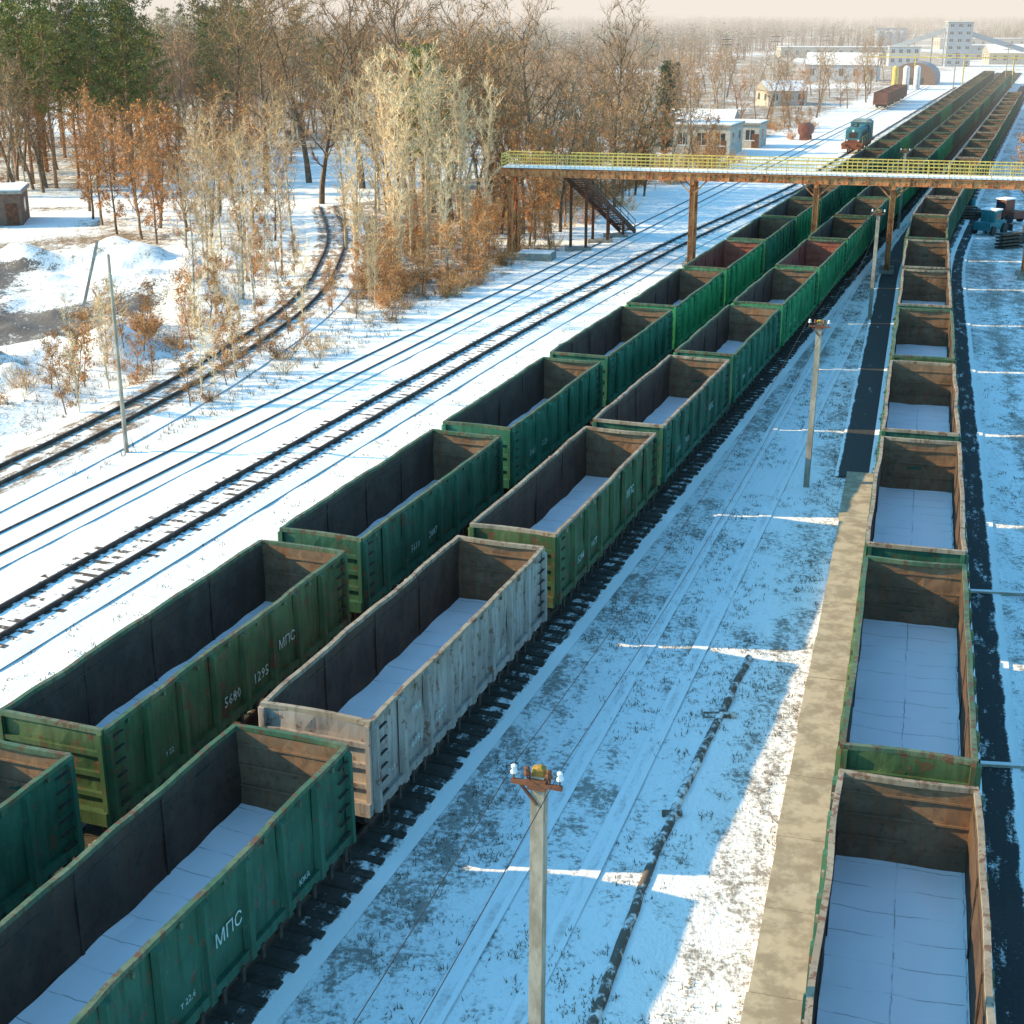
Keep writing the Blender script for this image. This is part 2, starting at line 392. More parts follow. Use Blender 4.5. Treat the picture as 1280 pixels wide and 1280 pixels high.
# ------------------------------------------------------------------ gondola wagon
W=1.42; HL=6.03; ZT=3.20; ZB=.98; ZF=1.25
def wagon_mesh(seed):
    rr=random.Random(seed); mb=MB(); o=seed*13.7
    def dent(y,z):
        return .06*noise.noise((y*.55,z*.9,o))+.04*noise.noise((y*1.7,z*1.7,o+4))
    def rimw(y): return .08*noise.noise((y*.35,o,1))
    NS,NZ=42,6
    for sg in (-1,1):
        for (xo,mat) in ((W,0),(W-.07,1)):
            i0=len(mb.v)
            for k in range(NS+1):
                y=-HL+2*HL*k/NS
                for q in range(NZ+1):
                    z=ZB+(ZT-ZB)*q/NZ
                    fall=math.sin(math.pi*q/NZ)
                    mb.v.append((sg*(xo+dent(y,z+sg*5)*fall+rimw(y+sg*9)*q/NZ),y,z))
            for k in range(NS):
                for q in range(NZ):
                    a=i0+k*(NZ+1)+q; mb.f.append((a,a+1,a+NZ+2,a+NZ+1)); mb.m.append(mat)
        mb.beam([(sg*(W-.02+rimw(-HL+2*HL*k/NS+sg*9)),-HL+2*HL*k/NS,ZT+.04+.04*noise.noise((k*.3,o,sg))) for k in range(NS+1)],.12,.11,4)
        mb.beam([(sg*(W-.075+rimw(-HL+2*HL*k/NS+sg*9)*.85),-HL+2*HL*k/NS,ZT-.32) for k in range(NS+1)],.02,.05,1)
        mb.box(sg*W-.02 if sg<0 else W-.09, sg*W+.09 if sg<0 else W+.02, -HL,HL,ZB-.02,ZB+.001,0)
        mb.beam([(sg*(W+.05),-HL,ZB+.10),(sg*(W+.05),HL,ZB+.10)],.12,.24,0)
        for k in range(9):
            y=-HL+.12+(2*HL-.24)*k/8; wi=.16 if 0<k<8 else .12; x0=sg*(W+.01); x1=sg*(W+.15)
            zb=ZB-.05; zt=ZT-.02; yw=wi*.55; bt=rr.uniform(-.03,.03)
            mb.hexa([(x0,y-wi,zb),(x1,y-yw,zb),(x1,y+yw,zb),(x0,y+wi,zb),(x0,y-wi+bt,zt),(x1-sg*.03,y-yw+bt,zt-.06),(x1-sg*.03,y+yw+bt,zt-.06),(x0,y+wi+bt,zt)],0)
            if 0<k<8 and k%2==0: mb.box(*(sorted((sg*(W-.10),sg*(W-.072)))),y-.04,y+.04,ZB+.3,ZT-.1,1)
        for k in range(8):
            y=-HL+.12+(2*HL-.24)*(k+.5)/8
            for dy in (-.35,.35):
                mb.box(*(sorted((sg*(W-.1),sg*(W+.10)))),y+dy-.05,y+dy+.05,ZB-.22,ZB-.02,3)
                mb.box(*(sorted((sg*(W+.09),sg*(W+.14)))),y+dy-.08,y+dy+.03,ZB-.30,ZB+.04,3)
            mb.hexa([(sg*.55,y-.6,ZB-.38),(sg*(W),y-.6,ZB-.10),(sg*(W),y+.6,ZB-.10),(sg*.55,y+.6,ZB-.38),
                     (sg*.55,y-.6,ZB-.34),(sg*(W),y-.6,ZB-.06),(sg*(W),y+.6,ZB-.06),(sg*.55,y+.6,ZB-.34)],3)
            mb.box(*(sorted((sg*(W+.04),sg*(W+.09)))),y-.04,y+.04,ZT-.12,ZT+.0,4)
        for e in (-1,1):
            for z in (1.25,1.6,1.95,2.3,2.65,3.0):
                mb.box(*(sorted((sg*(W+.05),sg*(W+.11)))),*(sorted((e*(HL-.2),e*(HL-.62)))),z,z+.025,3)
            mb.box(*(sorted((sg*(W-.1),sg*(W+.12)))),*(sorted((e*(HL-.25),e*(HL-.6)))),.42,.46,3)
            for yy in (HL-.27,HL-.58):
                mb.box(*(sorted((sg*(W+.07),sg*(W+.10)))),*(sorted((e*yy,e*(yy-.03)))),.46,ZB+.05,3)
    NX=10
    for e in (-1,1):
        for yo,mat in ((HL,0),(HL-.07,6)):
            i0=len(mb.v)
            for k in range(NX+1):
                x=-W+2*W*k/NX
                for q in range(NZ+1):
                    z=ZB+(ZT-ZB)*q/NZ; fall=math.sin(math.pi*q/NZ)*math.sin(math.pi*k/NX)
                    mb.v.append((x,e*(yo+2.0*dent(x+e*7,z)*fall),z))
            for k in range(NX):
                for q in range(NZ):
                    a=i0+k*(NZ+1)+q; mb.f.append((a,a+1,a+NZ+2,a+NZ+1)); mb.m.append(mat)
        bow=rr.uniform(-.12,.12)
        mb.beam([(-W+2*W*k/8,e*(HL-.01)+bow*math.sin(math.pi*k/8),ZT+.045) for k in range(9)],.12,.12,4)
        for z in (1.62,2.15,2.68):
            mb.beam([(-W+.1,e*(HL+.05),z),(W-.1,e*(HL+.05),z)],.10,.12,0)
            mb.beam([(-W+.1,e*(HL-.09),z+.2),(W-.1,e*(HL-.09),z+.2)],.03,.05,6)
        mb.beam([(-W+.02,e*(HL+.08),ZB+.06),(W-.02,e*(HL+.08),ZB+.06)],.2,.34,0)
        for x in (-W+.06,W-.06): mb.beam([(x,e*(HL+.05),ZB),(x,e*(HL+.05),ZT)],.13,.12,0)
        mb.box(-.16,.16,*(sorted((e*(HL),e*(HL+.38)))),.70,.98,3)
        mb.box(-.13,.2,*(sorted((e*(HL+.38),e*(HL+.66)))),.68,1.0,3)
        mb.tube([(.35,e*(HL+.1),.8),(.38,e*(HL+.35),.55),(.25,e*(HL+.6),.62)],.025,5,3)
        mb.beam([(-.9,e*(HL+.2),.9),(-.2,e*(HL+.24),1.0)],.03,.03,3)
        cy=e*4.1
        for sg in (-1,1):
            x=sg*1.02
            mb.beam([(x,cy-1.2,.50),(x,cy-.65,.56),(x,cy-.3,.36),(x,cy+.3,.36),(x,cy+.65,.56),(x,cy+1.2,.50)],.16,.20,3)
            mb.beam([(x,cy-.95,.62),(x,cy-.4,.78),(x,cy+.4,.78),(x,cy+.95,.62)],.16,.14,3)
            for q in (-.12,.12): mb.tube([(x,cy+q,.42),(x,cy+q,.7)],.08,6,3)
            for ay in (-.925,.925):
                for xa,xb,r in ((sg*.70,sg*.83,.45),(sg*.68,sg*.715,.485)):
                    mb.tube([(xa,cy+ay,.45),(xb,cy+ay,.45)],r,20,5,True)
                mb.box(*(sorted((sg*.92,sg*1.13))),cy+ay-.13,cy+ay+.13,.36,.6,3)
        for ay in (-.925,.925): mb.tube([(-.8,cy+ay,.45),(.8,cy+ay,.45)],.08,8,3)
        mb.box(-1.0,1.0,cy-.22,cy+.22,.55,.85,3)
    mb.box(-.22,.22,-HL,HL,.72,1.0,3)
    for k in range(9):
        y=-HL+.12+(2*HL-.24)*k/8; mb.box(-W,W,y-.06,y+.06,.8,1.02,3)
    mb.tube([(-.75,-1.2,.62),(-.75,-.3,.62)],.2,10,3,True)
    mb.box(-W+.07,W-.07,-HL+.07,HL-.07,1.06,1.2,3)
    NS2,NX2=48,12; i0=len(mb.v)
    for k in range(NS2+1):
        for q in range(NX2+1):
            x=-W+.075+(2*W-.15)*q/NX2; y=-HL+.075+(2*HL-.15)*k/NS2
            d=min(W-.07-abs(x),HL-.07-abs(y))
            mb.v.append((x,y,ZF+.05*noise.noise((x*1.3,y*.8,o))+.07*math.exp(-d*4)*(.5+noise.noise((x,y,o+2)))))
    for k in range(NS2):
        for q in range(NX2):
            a=i0+k*(NX2+1)+q; mb.f.append((a,a+1,a+NX2+2,a+NX2+1)); mb.m.append(2)
    return mb.mesh("gondola_wagon_mesh",[G_DARK,IN_BROWN_SHADE,SNOWF,UNDER,RIM_G,WHEEL,EN_BROWN_LIT])
WM=[wagon_mesh(s) for s in (1,2,3,4)]
def text_child(par,body,size,y,z):
    c=bpy.data.curves.new("stencil","FONT"); c.body=body; c.size=size; c.resolution_u=1; c.align_x='CENTER'; c.materials.append(WHITE)
    o=bpy.data.objects.new("stencil_marking",c); scene.collection.objects.link(o); o.parent=par
    o.location=(W+.085,y,z); o.rotation_euler=(math.radians(90),0,math.radians(90))
def wagon(fx,yc,paintm,inn=None,rim=None,k=0,text=None):
    d=math.atan2(fx(yc+4)-fx(yc-4),8)
    o=put(WM[k%4],"gondola_wagon",(fx(yc),yc,.33),-d)
    red=inn is IN_RED_SHADE
    for i,mm in ((0,paintm),(1,inn or IN_BROWN_SHADE),(4,rim or RIM_G),(6,EN_RED_LIT if red else EN_BROWN_LIT)):
        o.material_slots[i].link='OBJECT'; o.material_slots[i].material=mm
    if text:
        for (t,s,pn,z) in text: text_child(o,t,s,-HL+.12+(2*HL-.24)/8*(pn+.5),z)
    return o
PY=12.43
hl=6.05*.938
greensM={0:(G_DARK,IN_GREY_SHADE,RIM_G),1:(P_GREY,IN_BROWN_SHADE,RIM_T),2:(G_OLIVE,IN_BROWN_SHADE,RIM_T),3:(G_DARK,IN_BROWN_SHADE,RIM_T),4:(G_TEAL,IN_BROWN_SHADE,RIM_G),5:(G_BRIGHT,IN_BROWN_SHADE,RIM_G),6:(G_BRIGHT,IN_RED_SHADE,RIM_G),7:(G_BRIGHT,IN_GREY_SHADE,RIM_G)}
def nums(a,b,p,z=1.4,s=.4): return [(a,s,p,z),(b,s,p+1,z)]
textsM={0:nums("5686","1930",1)+[("МПС",.42,4,1.95),("т 22,6",.2,3,1.5),("КЖА",.2,6,1.3)],1:nums("6086","1290",1,1.6,.34)+[("РЖД",.22,1,2.5),("куб.м 73",.17,5,1.5),("т 23",.2,0,1.6)],
        2:nums("5284","1077",1,1.6,.34)+[("МПС",.42,5,2.0)],3:[("МПС",.38,5,1.9)]+nums("6011","7423",1,1.6,.34),4:nums("5885","1330",1,1.6,.34),5:nums("5990","4412",1,1.6,.36)}
rg=random.Random(5)
def pick(far):
    return rg.choice([G_DARK,G_TEAL,G_TEAL,G_BRIGHT,G_BRIGHT]) , rg.choice([IN_BROWN_SHADE,IN_BROWN_SHADE,IN_GREY_SHADE]), RIM_G
for i in range(-1,34):
    yf=28.45+PY*i
    p=greensM.get(i) or pick(1)
    wagon(TM,yf-hl,*p,k=i+2,text=textsM.get(i))
greensL={0:(G_DARK,IN_GREY_SHADE,RIM_G),1:(G_OLIVE,IN_GREY_SHADE,RIM_G),2:(G_DARK,IN_GREY_SHADE,RIM_G),3:(G_TEAL,IN_GREY_SHADE,RIM_G),4:(G_TEAL,IN_BROWN_SHADE,RIM_G),5:(G_BRIGHT,IN_BROWN_SHADE,RIM_G),6:(G_BRIGHT,IN_RED_SHADE,RIM_G)}
textsL={1:nums("5680","1295",3,1.5,.42)+[("МПС",.4,5,1.9),("т 22",.2,1,1.5)],2:nums("5610","2887",2,1.6,.36),3:nums("5061","1224",1,1.6,.34)}
for i in range(-1,34):
    yf=28.05+PY*i
    p=greensL.get(i) or pick(1)
    wagon(TL,yf-hl,*p,k=i+5,text=textsL.get(i))
for i in range(-1,24):
    yf=26.5+12.75*i if i<8 else 26.5+12.75*8+12.43*(i-8)
    p=[(G_DARK,IN_BROWN_SHADE,RIM_T),(G_OLIVE,IN_BROWN_SHADE,RIM_G),(G_DARK,IN_BROWN_SHADE,RIM_T)][i%3]
    wagon(TR,yf-6.05*.963,*p,k=i+3)
for yy in (318,331,344): wagon(T2,yy,P_RUST,IN_RED_SHADE,P_RUST,k=1)

# ------------------------------------------------------------------ footbridge
fb=empty("footbridge",(0,118.0,0)); fb.rotation_euler=(0,0,math.atan2(-.243,.97))
mb=MB(); LB=52
for s in (-1,1):
    mb.box(-.6,LB,s*1.15-.06,s*1.15+.06,6.72,7.22,0)
    mb.box(-.6,LB,s*1.15-.15,s*1.15+.15,6.68,6.72,0); mb.box(-.6,LB,s*1.15-.15,s*1.15+.15,7.22,7.26,0)
x=-.5
while x<LB:
    mb.box(x,x+.08,-1.09,1.09,6.85,7.18,0)
    for s in (-1,1): mb.box(x+.1,x+.14,*(sorted((s*1.21,s*1.29))),6.72,7.22,0)
    x+=1.5
mb.box(-.6,LB,-1.25,1.25,7.262,7.33,1); mb.box(-.5,LB-.1,-1.22,1.22,7.332,7.42,2)
mb.obj("deck",[ORANGE,RUST,SNOW],parent=fb)
mb=MB()
for s in (-1,1):
    x=-.55
    while x<LB:
        if not(s==1 and 3.2<x<4.6): mb.box(x-.03,x+.03,s*1.22-.03,s*1.22+.03,7.33,8.42,0)
        x+=1.5
    for z in (7.62,7.88,8.14,8.40):
        for (xa,xb) in (((-.55,LB),) if s<0 else ((-.55,3.0),(4.6,LB))):
            mb.beam([(xa,s*1.22,z),(xb,s*1.22,z)],.045,.05 if z<8.3 else .08,0)
    x=-.55
    while x<LB: mb.beam([(x,s*1.225,7.36),(x,s*1.225,8.38)],.03,.03,0); x+=.375
for z in (7.62,7.88,8.14,8.40): mb.beam([(-.55,-1.22,z),(-.55,1.22,z)],.045,.06,0)
mb.obj("railings",[YELLOW],parent=fb)
mb=MB()
for x in (.1,14.8,24.3,30.0,40.2,50):
    for s in (-1,1):
        mb.box(x-.2,x-.16,s*1.0-.2,s*1.0+.2,.3,6.68,0); mb.box(x+.16,x+.2,s*1.0-.2,s*1.0+.2,.3,6.68,0)
        mb.box(x-.16,x+.16,s*1.0-.03,s*1.0+.03,.3,6.68,0)
        mb.box(x-.55,x+.55,s*1.0-.45,s*1.0+.45,-.1,.3,1)
    mb.box(x-.15,x+.15,-1.4,1.4,6.4,6.67,0)
    for z0,z1 in ((.5,2.5),(2.5,4.5),(4.5,6.4)):
        mb.beam([(x,-.95,z0),(x,.95,z1)],.08,.08,0); mb.beam([(x+.01,.95,z0),(x+.01,-.95,z1)],.08,.08,0)
        mb.beam([(x,-.95,z1-.02),(x,.95,z1-.02)],.08,.1,0)
    for s in (-1,1):
        mb.beam([(x-.1,s*1.15,5.7),(x-1.1,s*1.15,6.68)],.08,.1,0); mb.beam([(x+.1,s*1.15,5.7),(x+1.1,s*1.15,6.68)],.08,.1,0)
mb.box(.7,3.6,-1.4,.6,-.1,.55,1); mb.box(.8,3.5,-1.3,.5,.552,.62,2)
mb.obj("columns",[ORANGE,CONC,SNOW],parent=fb)
st=MB()
A=Vector((4.2,118.6,7.2)); D=A+Vector((6.4,13.2,-7.0))
hd=Vector((D.x-A.x,D.y-A.y,0)).normalized(); n=Vector((hd.y,-hd.x,0))
for s in (-1,1):
    st.beam([A+n*s*.75,D+n*s*.75],.12,.42,0)
    for z in (.55,1.05): st.beam([A+n*s*.72+Vector((0,0,z)),D+n*s*.72+Vector((0,0,z))],.05,.05,0)
    for k in range(9):
        p=A+(D-A)*(k/8)+n*s*.72; st.beam([p,p+Vector((0,0,1.05))],.05,.05,0)
for k in range(36):
    p=A+(D-A)*((k+.5)/36); q=hd*.18
    P=[p-n*.66-q,p+n*.66-q,p+n*.66+q,p-n*.66+q]
    st.hexa([(v.x,v.y,v.z) for v in P]+[(v.x,v.y,v.z+.05) for v in P],1)
for t in (.22,.55,.8):
    p=A+(D-A)*t
    for s in (-1,1): st.beam([(p+n*s*.7).to_tuple()[:2]+(0,),(p+n*s*.7).to_tuple()],.24,.24,0)
    st.beam([(p-n*.7-Vector((0,0,.4))),(p+n*.7-Vector((0,0,.4)))],.12,.12,0)
    st.box(p.x-1.1,p.x+1.1,p.y-.5,p.y+.5,-.1,.3,2)
so=st.obj("stairs",[RUST,RUST,CONC]); so.parent=fb
so.matrix_parent_inverse=(Matrix.Translation((0,118,0))@Matrix.Rotation(math.atan2(-.243,.97),4,'Z')).inverted()

# ------------------------------------------------------------------ utility poles + wires
def pole(x,y,h,lean=0):
    mb=MB()
    mb.beam([(0,0,-.3),(lean*h,0,h)],.24,.22,0)
    mb.beam([(lean*h-.42,-.14,h-.12),(lean*h+.42,-.14,h-.12)],.07,.07,1)
    mb.box(lean*h-.15,lean*h+.15,-.17,.15,h-.22,h-.04,1)
    mb.tube([(lean*h,0,h-.0),(lean*h,0,h+.10),(lean*h,0,h+.14)],[.13,.12,.04],8,2,True)
    mb.beam([(lean*h-.3,-.14,h-.12),(lean*h,-.12,h-.5)],.04,.04,1)
    for s in (-.38,.38,-.16,.2):
        mb.tube([(lean*h+s,-.14,h-.08),(lean*h+s,-.14,h+.05)],.016,5,1)
        mb.tube([(lean*h+s,-.14,h+.02),(lean*h+s,-.14,h+.06),(lean*h+s,-.14,h+.10),(lean*h+s,-.14,h+.15),(lean*h+s,-.14,h+.17)],[.055,.065,.04,.05,.02],8,3 if abs(s)>.3 else 1,True)
    return mb.obj("utility_pole",[CONC_POLE,RUST,CAPY,PORC],(x,y,0),-.33)
p1=(.405,19.9,7.5); p2=(12.45,57.3,7.0); p3=(23.4,92.2,7.0); p4=(36,134,7.2); p0=(-11,-14,7.5)
for q in (p0,p1,p2,p3,p4): pole(*q,lean=.012 if q is p2 else .004)
def wire(a,b,sag,r=.008,name="overhead_wire"):
    pts=[Vector(a).lerp(Vector(b),k/24)-Vector((0,0,4*sag*(k/24)*(1-k/24))) for k in range(25)]
    mb=MB(); mb.tube(pts,r,4,0); mb.obj(name,[DARKM])
for s in (-.38,.38):
    for a,b in ((p0,p1),(p1,p2),(p2,p3),(p3,p4)):
        dx,dy=math.cos(-.33)*s,math.sin(-.33)*s
        wire((a[0]+dx,a[1]+dy,a[2]+.12),(b[0]+dx,b[1]+dy,b[2]+.12),.55)
def tall_pole(x,y,h,arms=3,mat=None,r=.16):
    mb=MB(); mb.tube([(0,0,-.3),(0,0,h)],[r,r*.6],8,0)
    for k in range(arms):
        z=h-.5-k*1.0; mb.beam([(-1.1,0,z),(1.1,0,z)],.1,.12,1)
        for s in (-1,-.5,.5,1): mb.tube([(s,0,z+.05),(s,0,z+.25)],.06,6,2)
    mb.obj("utility_pole",[mat or CONC_POLE,RUST,PORC],(x,y,gz(x,y)),U(-.2,.2))
tall_pole(-17.6,62.3,9.0,0,r=.11)
mb=MB(); mb.beam([(0,0,-.2),(1.9,1.5,7.2)],.13,.13,0); mb.obj("pole_strut",[CONC_POLE],(-24.6,77,gz(-24.6,77)))
for (x,y,h) in ((-52.5,188,22),(58,330,15),(43,300,15),(88,420,14),(96,520,14),(69,430,15),(118,560,14),(131,395,12),(140,560,15),(104,350,11)): tall_pole(x,y,h,2 if h<20 else 4)

# ------------------------------------------------------------------ locomotive
lo=empty("diesel_locomotive",(T1(215),215,.33)); lo.rotation_euler=(0,0,-math.atan2(T1(219)-T1(211),8))
BLUE=paint("loco_teal_paint",(.03,.15,.17),(.05,.21,.23),amt=.25); ORG=simple("loco_orange",(.30,.09,.04),(.22,.06,.03),3)
mb=MB()
mb.box(-1.5,1.5,-7,7,1.0,1.35,1); mb.box(-1.05,1.05,-6.3,1.6,1.35,3.15,0)
mb.hexa([(-1.05,-6.3,3.15),(1.05,-6.3,3.15),(1.05,1.6,3.15),(-1.05,1.6,3.15),(-.7,-6.2,3.45),(.7,-6.2,3.45),(.7,1.6,3.45),(-.7,1.6,3.45)],0)
mb.box(-1.5,1.5,1.6,4.3,1.35,3.75,0)
mb.hexa([(-1.55,1.5,3.75),(1.55,1.5,3.75),(1.55,4.4,3.75),(-1.55,4.4,3.75),(-1.0,1.6,4.15),(1.0,1.6,4.15),(1.0,4.3,4.15),(-1.0,4.3,4.15)],3)
mb.box(-1.05,1.05,4.3,6.4,1.35,2.7,0)
for x in (-1.25,.65): mb.box(x,x+.6,1.56,1.6,2.7,3.45,2)
for s in (-1,1): mb.box(*sorted((s*1.5,s*1.53)),2.0,3.9,2.6,3.4,2)
mb.box(-1.06,1.06,-6.34,-6.3,1.4,1.8,1); mb.box(-.6,.6,-6.345,-6.3,2.1,2.8,4)
for x in (-.8,.8): mb.tube([(x,-6.42,1.75),(x,-6.3,1.75)],.13,10,5,True); mb.tube([(x*.98,-7.35,1.1),(x*.98,-7,1.1)],.16,10,4,True)
mb.tube([(0,-6.42,3.05),(0,-6.3,3.05)],.17,10,5,True)
mb.tube([(0,-2,3.4),(0,-2,3.8)],.18,8,4,True); mb.tube([(.0,-4,3.44),(0,-4,3.55)],.5,12,4,True)
mb.box(-1.4,1.4,-7.05,-7.0,.55,1.0,1)
for s in (-1,1):
    mb.beam([(s*1.42,-6.9,2.3),(s*1.42,1.5,2.3)],.04,.04,6)
    for y in (-6.9,-5,-3,-1,1): mb.beam([(s*1.42,y,1.35),(s*1.42,y,2.3)],.04,.04,6)
    mb.box(*sorted((s*.95,s*1.2)),-5.6,-2.4,.45,.85,4); mb.box(*sorted((s*.95,s*1.2)),2.4,5.6,.45,.85,4)
    for y in (-5,-3,3,5): mb.tube([(s*.7,y,.48),(s*.84,y,.48)],.48,18,4,True)
    for y in (-4.5,-3.2,-1.9,-.6): mb.box(*sorted((s*1.05,s*1.07)),y,y+.9,1.7,2.8,4)
mb.box(-.9,.9,-1.6,1.6,.5,1.0,4)
mb.obj("body",[BLUE,ORG,GLASSD,simple("loco_roof_snowy",(.35,.4,.4),(.15,.2,.2),1),UNDER,PORC,YELLOW],parent=lo)
# ------------------------------------------------------------------ buildings
WALLW=simple("white_brick_wall",(.50,.46,.40),(.38,.33,.27),2); WALLB=simple("brown_wall",(.22,.13,.09),(.14,.09,.07),2)
ROOFS=SNOW; METAL=simple("pale_sheet_metal",(.52,.55,.58),(.40,.43,.46),1.5); METALD=simple("blue_grey_sheet",(.33,.37,.41),(.26,.30,.34),1.5)
def building(name,x,y,w,d,h,rz=0,wall=WALLW,storeys=1,roof='flat',nwin=4,roofm=None):
    par=empty(name,(x,y,gz(x,y)-.05)); par.rotation_euler=(0,0,rz)
    mb=MB(); mb.box(-w/2,w/2,-d/2,d/2,-.5,h,0); mb.obj("walls",[wall],parent=par)
    mb=MB()
    if roof=='flat':
        mb.box(-w/2-.25,w/2+.25,-d/2-.25,d/2+.25,h+.003,h+.28,0); mb.box(-w/2-.15,w/2+.15,-d/2-.15,d/2+.15,h+.283,h+.42,1)
    else:
        rh=min(w,d)*.25
        a,b_,c_,e=(-w/2-.4,-d/2-.4),(w/2+.4,-d/2-.4),(w/2+.4,d/2+.4),(-w/2-.4,d/2+.4)
        r0=(-w/2-.4,0,h+rh); r1=(w/2+.4,0,h+rh)
        mb.quad((*a,h),(*b_,h),r1,r0,1); mb.quad((*c_,h),(*e,h),r0,r1,1)
        mb.tri((*a,h),r0,(*e,h),0); mb.tri((*b_,h),(*c_,h),r1,0); mb.quad((*a,h-.003),(*b_,h-.003),(*c_,h-.003),(*e,h-.003),0)
    mb.obj("roof",[CONC,roofm or ROOFS],parent=par)
    mb=MB(); fr=MB()
    for s in range(storeys):
        z0=h*(s+.35)/storeys; z1=h*(s+.78)/storeys
        for k in range(nwin):
            cx=-w/2+w*(k+.5)/nwin; ww=min(1.3,w/nwin*.5)
            mb.box(cx-ww/2,cx+ww/2,-d/2-.02,-d/2+.05,z0,z1,0); fr.box(cx-ww/2-.1,cx+ww/2+.1,-d/2-.06,-d/2-.0,z0-.12,z0-.003,0)
            fr.box(cx-.03,cx+.03,-d/2-.04,-d/2-.021,z0,z1,0)
        nd=max(1,int(d/4))
        for k in range(nd):
            cy=-d/2+d*(k+.5)/nd
            for sg in (-1,1): mb.box(*sorted((sg*(w/2-.05),sg*(w/2+.02))),cy-.6,cy+.6,z0,z1,0)
    mb.obj("windows",[GLASSD],parent=par); fr.obj("frames",[PORC],parent=par)
    mb=MB(); mb.box(w*.3,w*.3+1.1,-d/2-.035,-d/2+.05,-.2,2.1,0); mb.obj("door",[RUST],parent=par)
    return par
building("station_house",28.5,213,8.2,9,3.9,-.35,nwin=3)
building("signal_hut",35.5,224,5.5,6,3.4,-.35,nwin=2)
building("brick_shed",31,245,12,6,3.2,-.3,WALLB,nwin=3,roof='gable')
building("garage",-50.5,139,7,6,3.0,.2,WALLB,nwin=1)
building("long_shed",-94,412,26,12,4.6,.1,METALD,roof='gable',nwin=6)
building("warehouse",104,468,22,14,5.0,-.3,METAL,roof='gable',nwin=5)
building("warehouse",214,620,34,14,4.5,-.1,WALLW,roof='gable',nwin=8)
building("warehouse",232,690,50,18,6,-.05,METALD,storeys=2,nwin=12)
building("warehouse",300,900,90,22,6,-.05,WALLW,nwin=16)
building("elevator_tower",176,592,9.5,9,16.5,-.15,METALD,storeys=6,nwin=3)
building("plant_house",157,600,12,10,7,-.15,METAL,storeys=2,nwin=4)
building("factory_hall",150,700,50,16,5,-.05,WALLW,nwin=10)
building("cottage",60,330,9,8,3.2,.2,WALLW,roof='gable',nwin=3)
building("cottage",20,520,12,9,3.6,.1,WALLW,roof='gable',nwin=3)
hg=empty("arched_hangar",(119,438,0)); hg.rotation_euler=(0,0,-.35); mb=MB(); A=[]
for k in range(13):
    t=math.pi*k/12; A.append((6.2*math.cos(t),2.0+4.2*math.sin(t)))
A=[(6.2,0)]+A+[(-6.2,0)]
for a,b_ in zip(A,A[1:]): mb.quad((a[0],-9,a[1]),(b_[0],-9,b_[1]),(b_[0],9,b_[1]),(a[0],9,a[1]),0)
for k in range(1,len(A)-2): mb.tri((0,-9,2),(A[k][0],-9,A[k][1]),(A[k+1][0],-9,A[k+1][1]),1)
for k in range(1,len(A)-2): mb.tri((0,9,2),(A[k][0],9,A[k][1]),(A[k+1][0],9,A[k+1][1]),1)
mb.box(-6.2,-3,-9.02,-8.9,0,2.2,1); mb.box(3,6.2,-9.02,-8.9,0,2.2,1); mb.box(-3,3,-8.97,-8.9,0,3.9,2)
mb.obj("shell",[simple("hangar_grey",(.30,.32,.34),(.2,.2,.2),1),WALLB,DARKM],parent=hg)
sl=empty("grain_silos",(232,950,0)); mb=MB()
for k in range(4):
    x=k*5.0; mb.tube([(x,0,0),(x,0,9.4),(x,0,10.6)],[2.4,2.4,.8],16,0,True); mb.tube([(x+2,6,0),(x+2,6,9)],2.4,14,0,True)
mb.box(-2.5,17.5,-.8,.8,10.7,11.8,1); mb.obj("silo_bodies",[METALD,METALD],parent=sl)
cv=MB(); cv.beam([(150,602,6),(174,592,14.5)],1.4,1.7,0); cv.beam([(178,592,13),(205,600,6)],1.4,1.7,0)
for t in (.35,.7): cv.beam([(150+24*t,602-10*t,0),(150+24*t,602-10*t,6+8*t)],.5,.5,0)
cv.obj("conveyor_gallery",[METALD])
for (x,y,m_) in ((103,400,YELLOW),(106.5,402,PORC),(110,404,PORC)):
    t=MB(); t.tube([(0,0,0),(0,0,5.6),(0,0,6.2)],[.9,.9,.4],14,0,True)
    for s in (0,1,2,3): t.beam([(.9*math.cos(s*1.57),.9*math.sin(s*1.57),0),(1.0*math.cos(s*1.57),1.0*math.sin(s*1.57),5.8)],.1,.1,1)
    t.obj("storage_tank",[m_,RUST],(x,y,0))
g=MB(); g.beam([(100,420,8),(150,405,8)],.35,.35,0); g.beam([(100,420,8.8),(150,405,8.8)],.18,.18,0)
for t in (0,.25,.5,.75,1): g.beam([(100+50*t,420-15*t,0),(100+50*t,420-15*t,8.7)],.28,.28,0)
g.obj("pipe_gantry",[YELLOW])
t=MB(); t.tube([(-1.6,0,1.6),(-1.4,0,1.6),(1.4,0,1.6),(1.6,0,1.6)],[.5,1.1,1.1,.5],14,0,True)
for s in (-1,1): t.box(s-.12,s+.12,-.8,.8,0,.7,0)
t.obj("rusty_tank",[P_RUST],(47.2,236,0),1.2)
def clutter(x,y,rz,mt):
    c=MB()
    c.box(-1.6,1.6,-.8,.8,.5,1.2,0); c.box(-.5,.6,-.7,.7,1.2,2.2,0); c.box(-.4,.5,-.72,.72,1.4,2.0,1); c.box(-.55,.65,-.8,.8,2.2,2.32,2)
    for sx in (-1.1,1.1):
        for sy in (-1,1): c.tube([(sx,sy*.72,.5),(sx,sy*1.02,.5)],.5 if sx>0 else .4,14,3,True)
    c.beam([(1.6,-.6,.8),(2.6,-.6,.4)],.12,.16,3); c.beam([(1.6,.6,.8),(2.6,.6,.4)],.12,.16,3); c.box(2.5,2.75,-.95,.95,.15,.75,3)
    c.obj("loader_tractor",[mt,GLASSD,SNOW,DARKM],(x,y,0),rz)
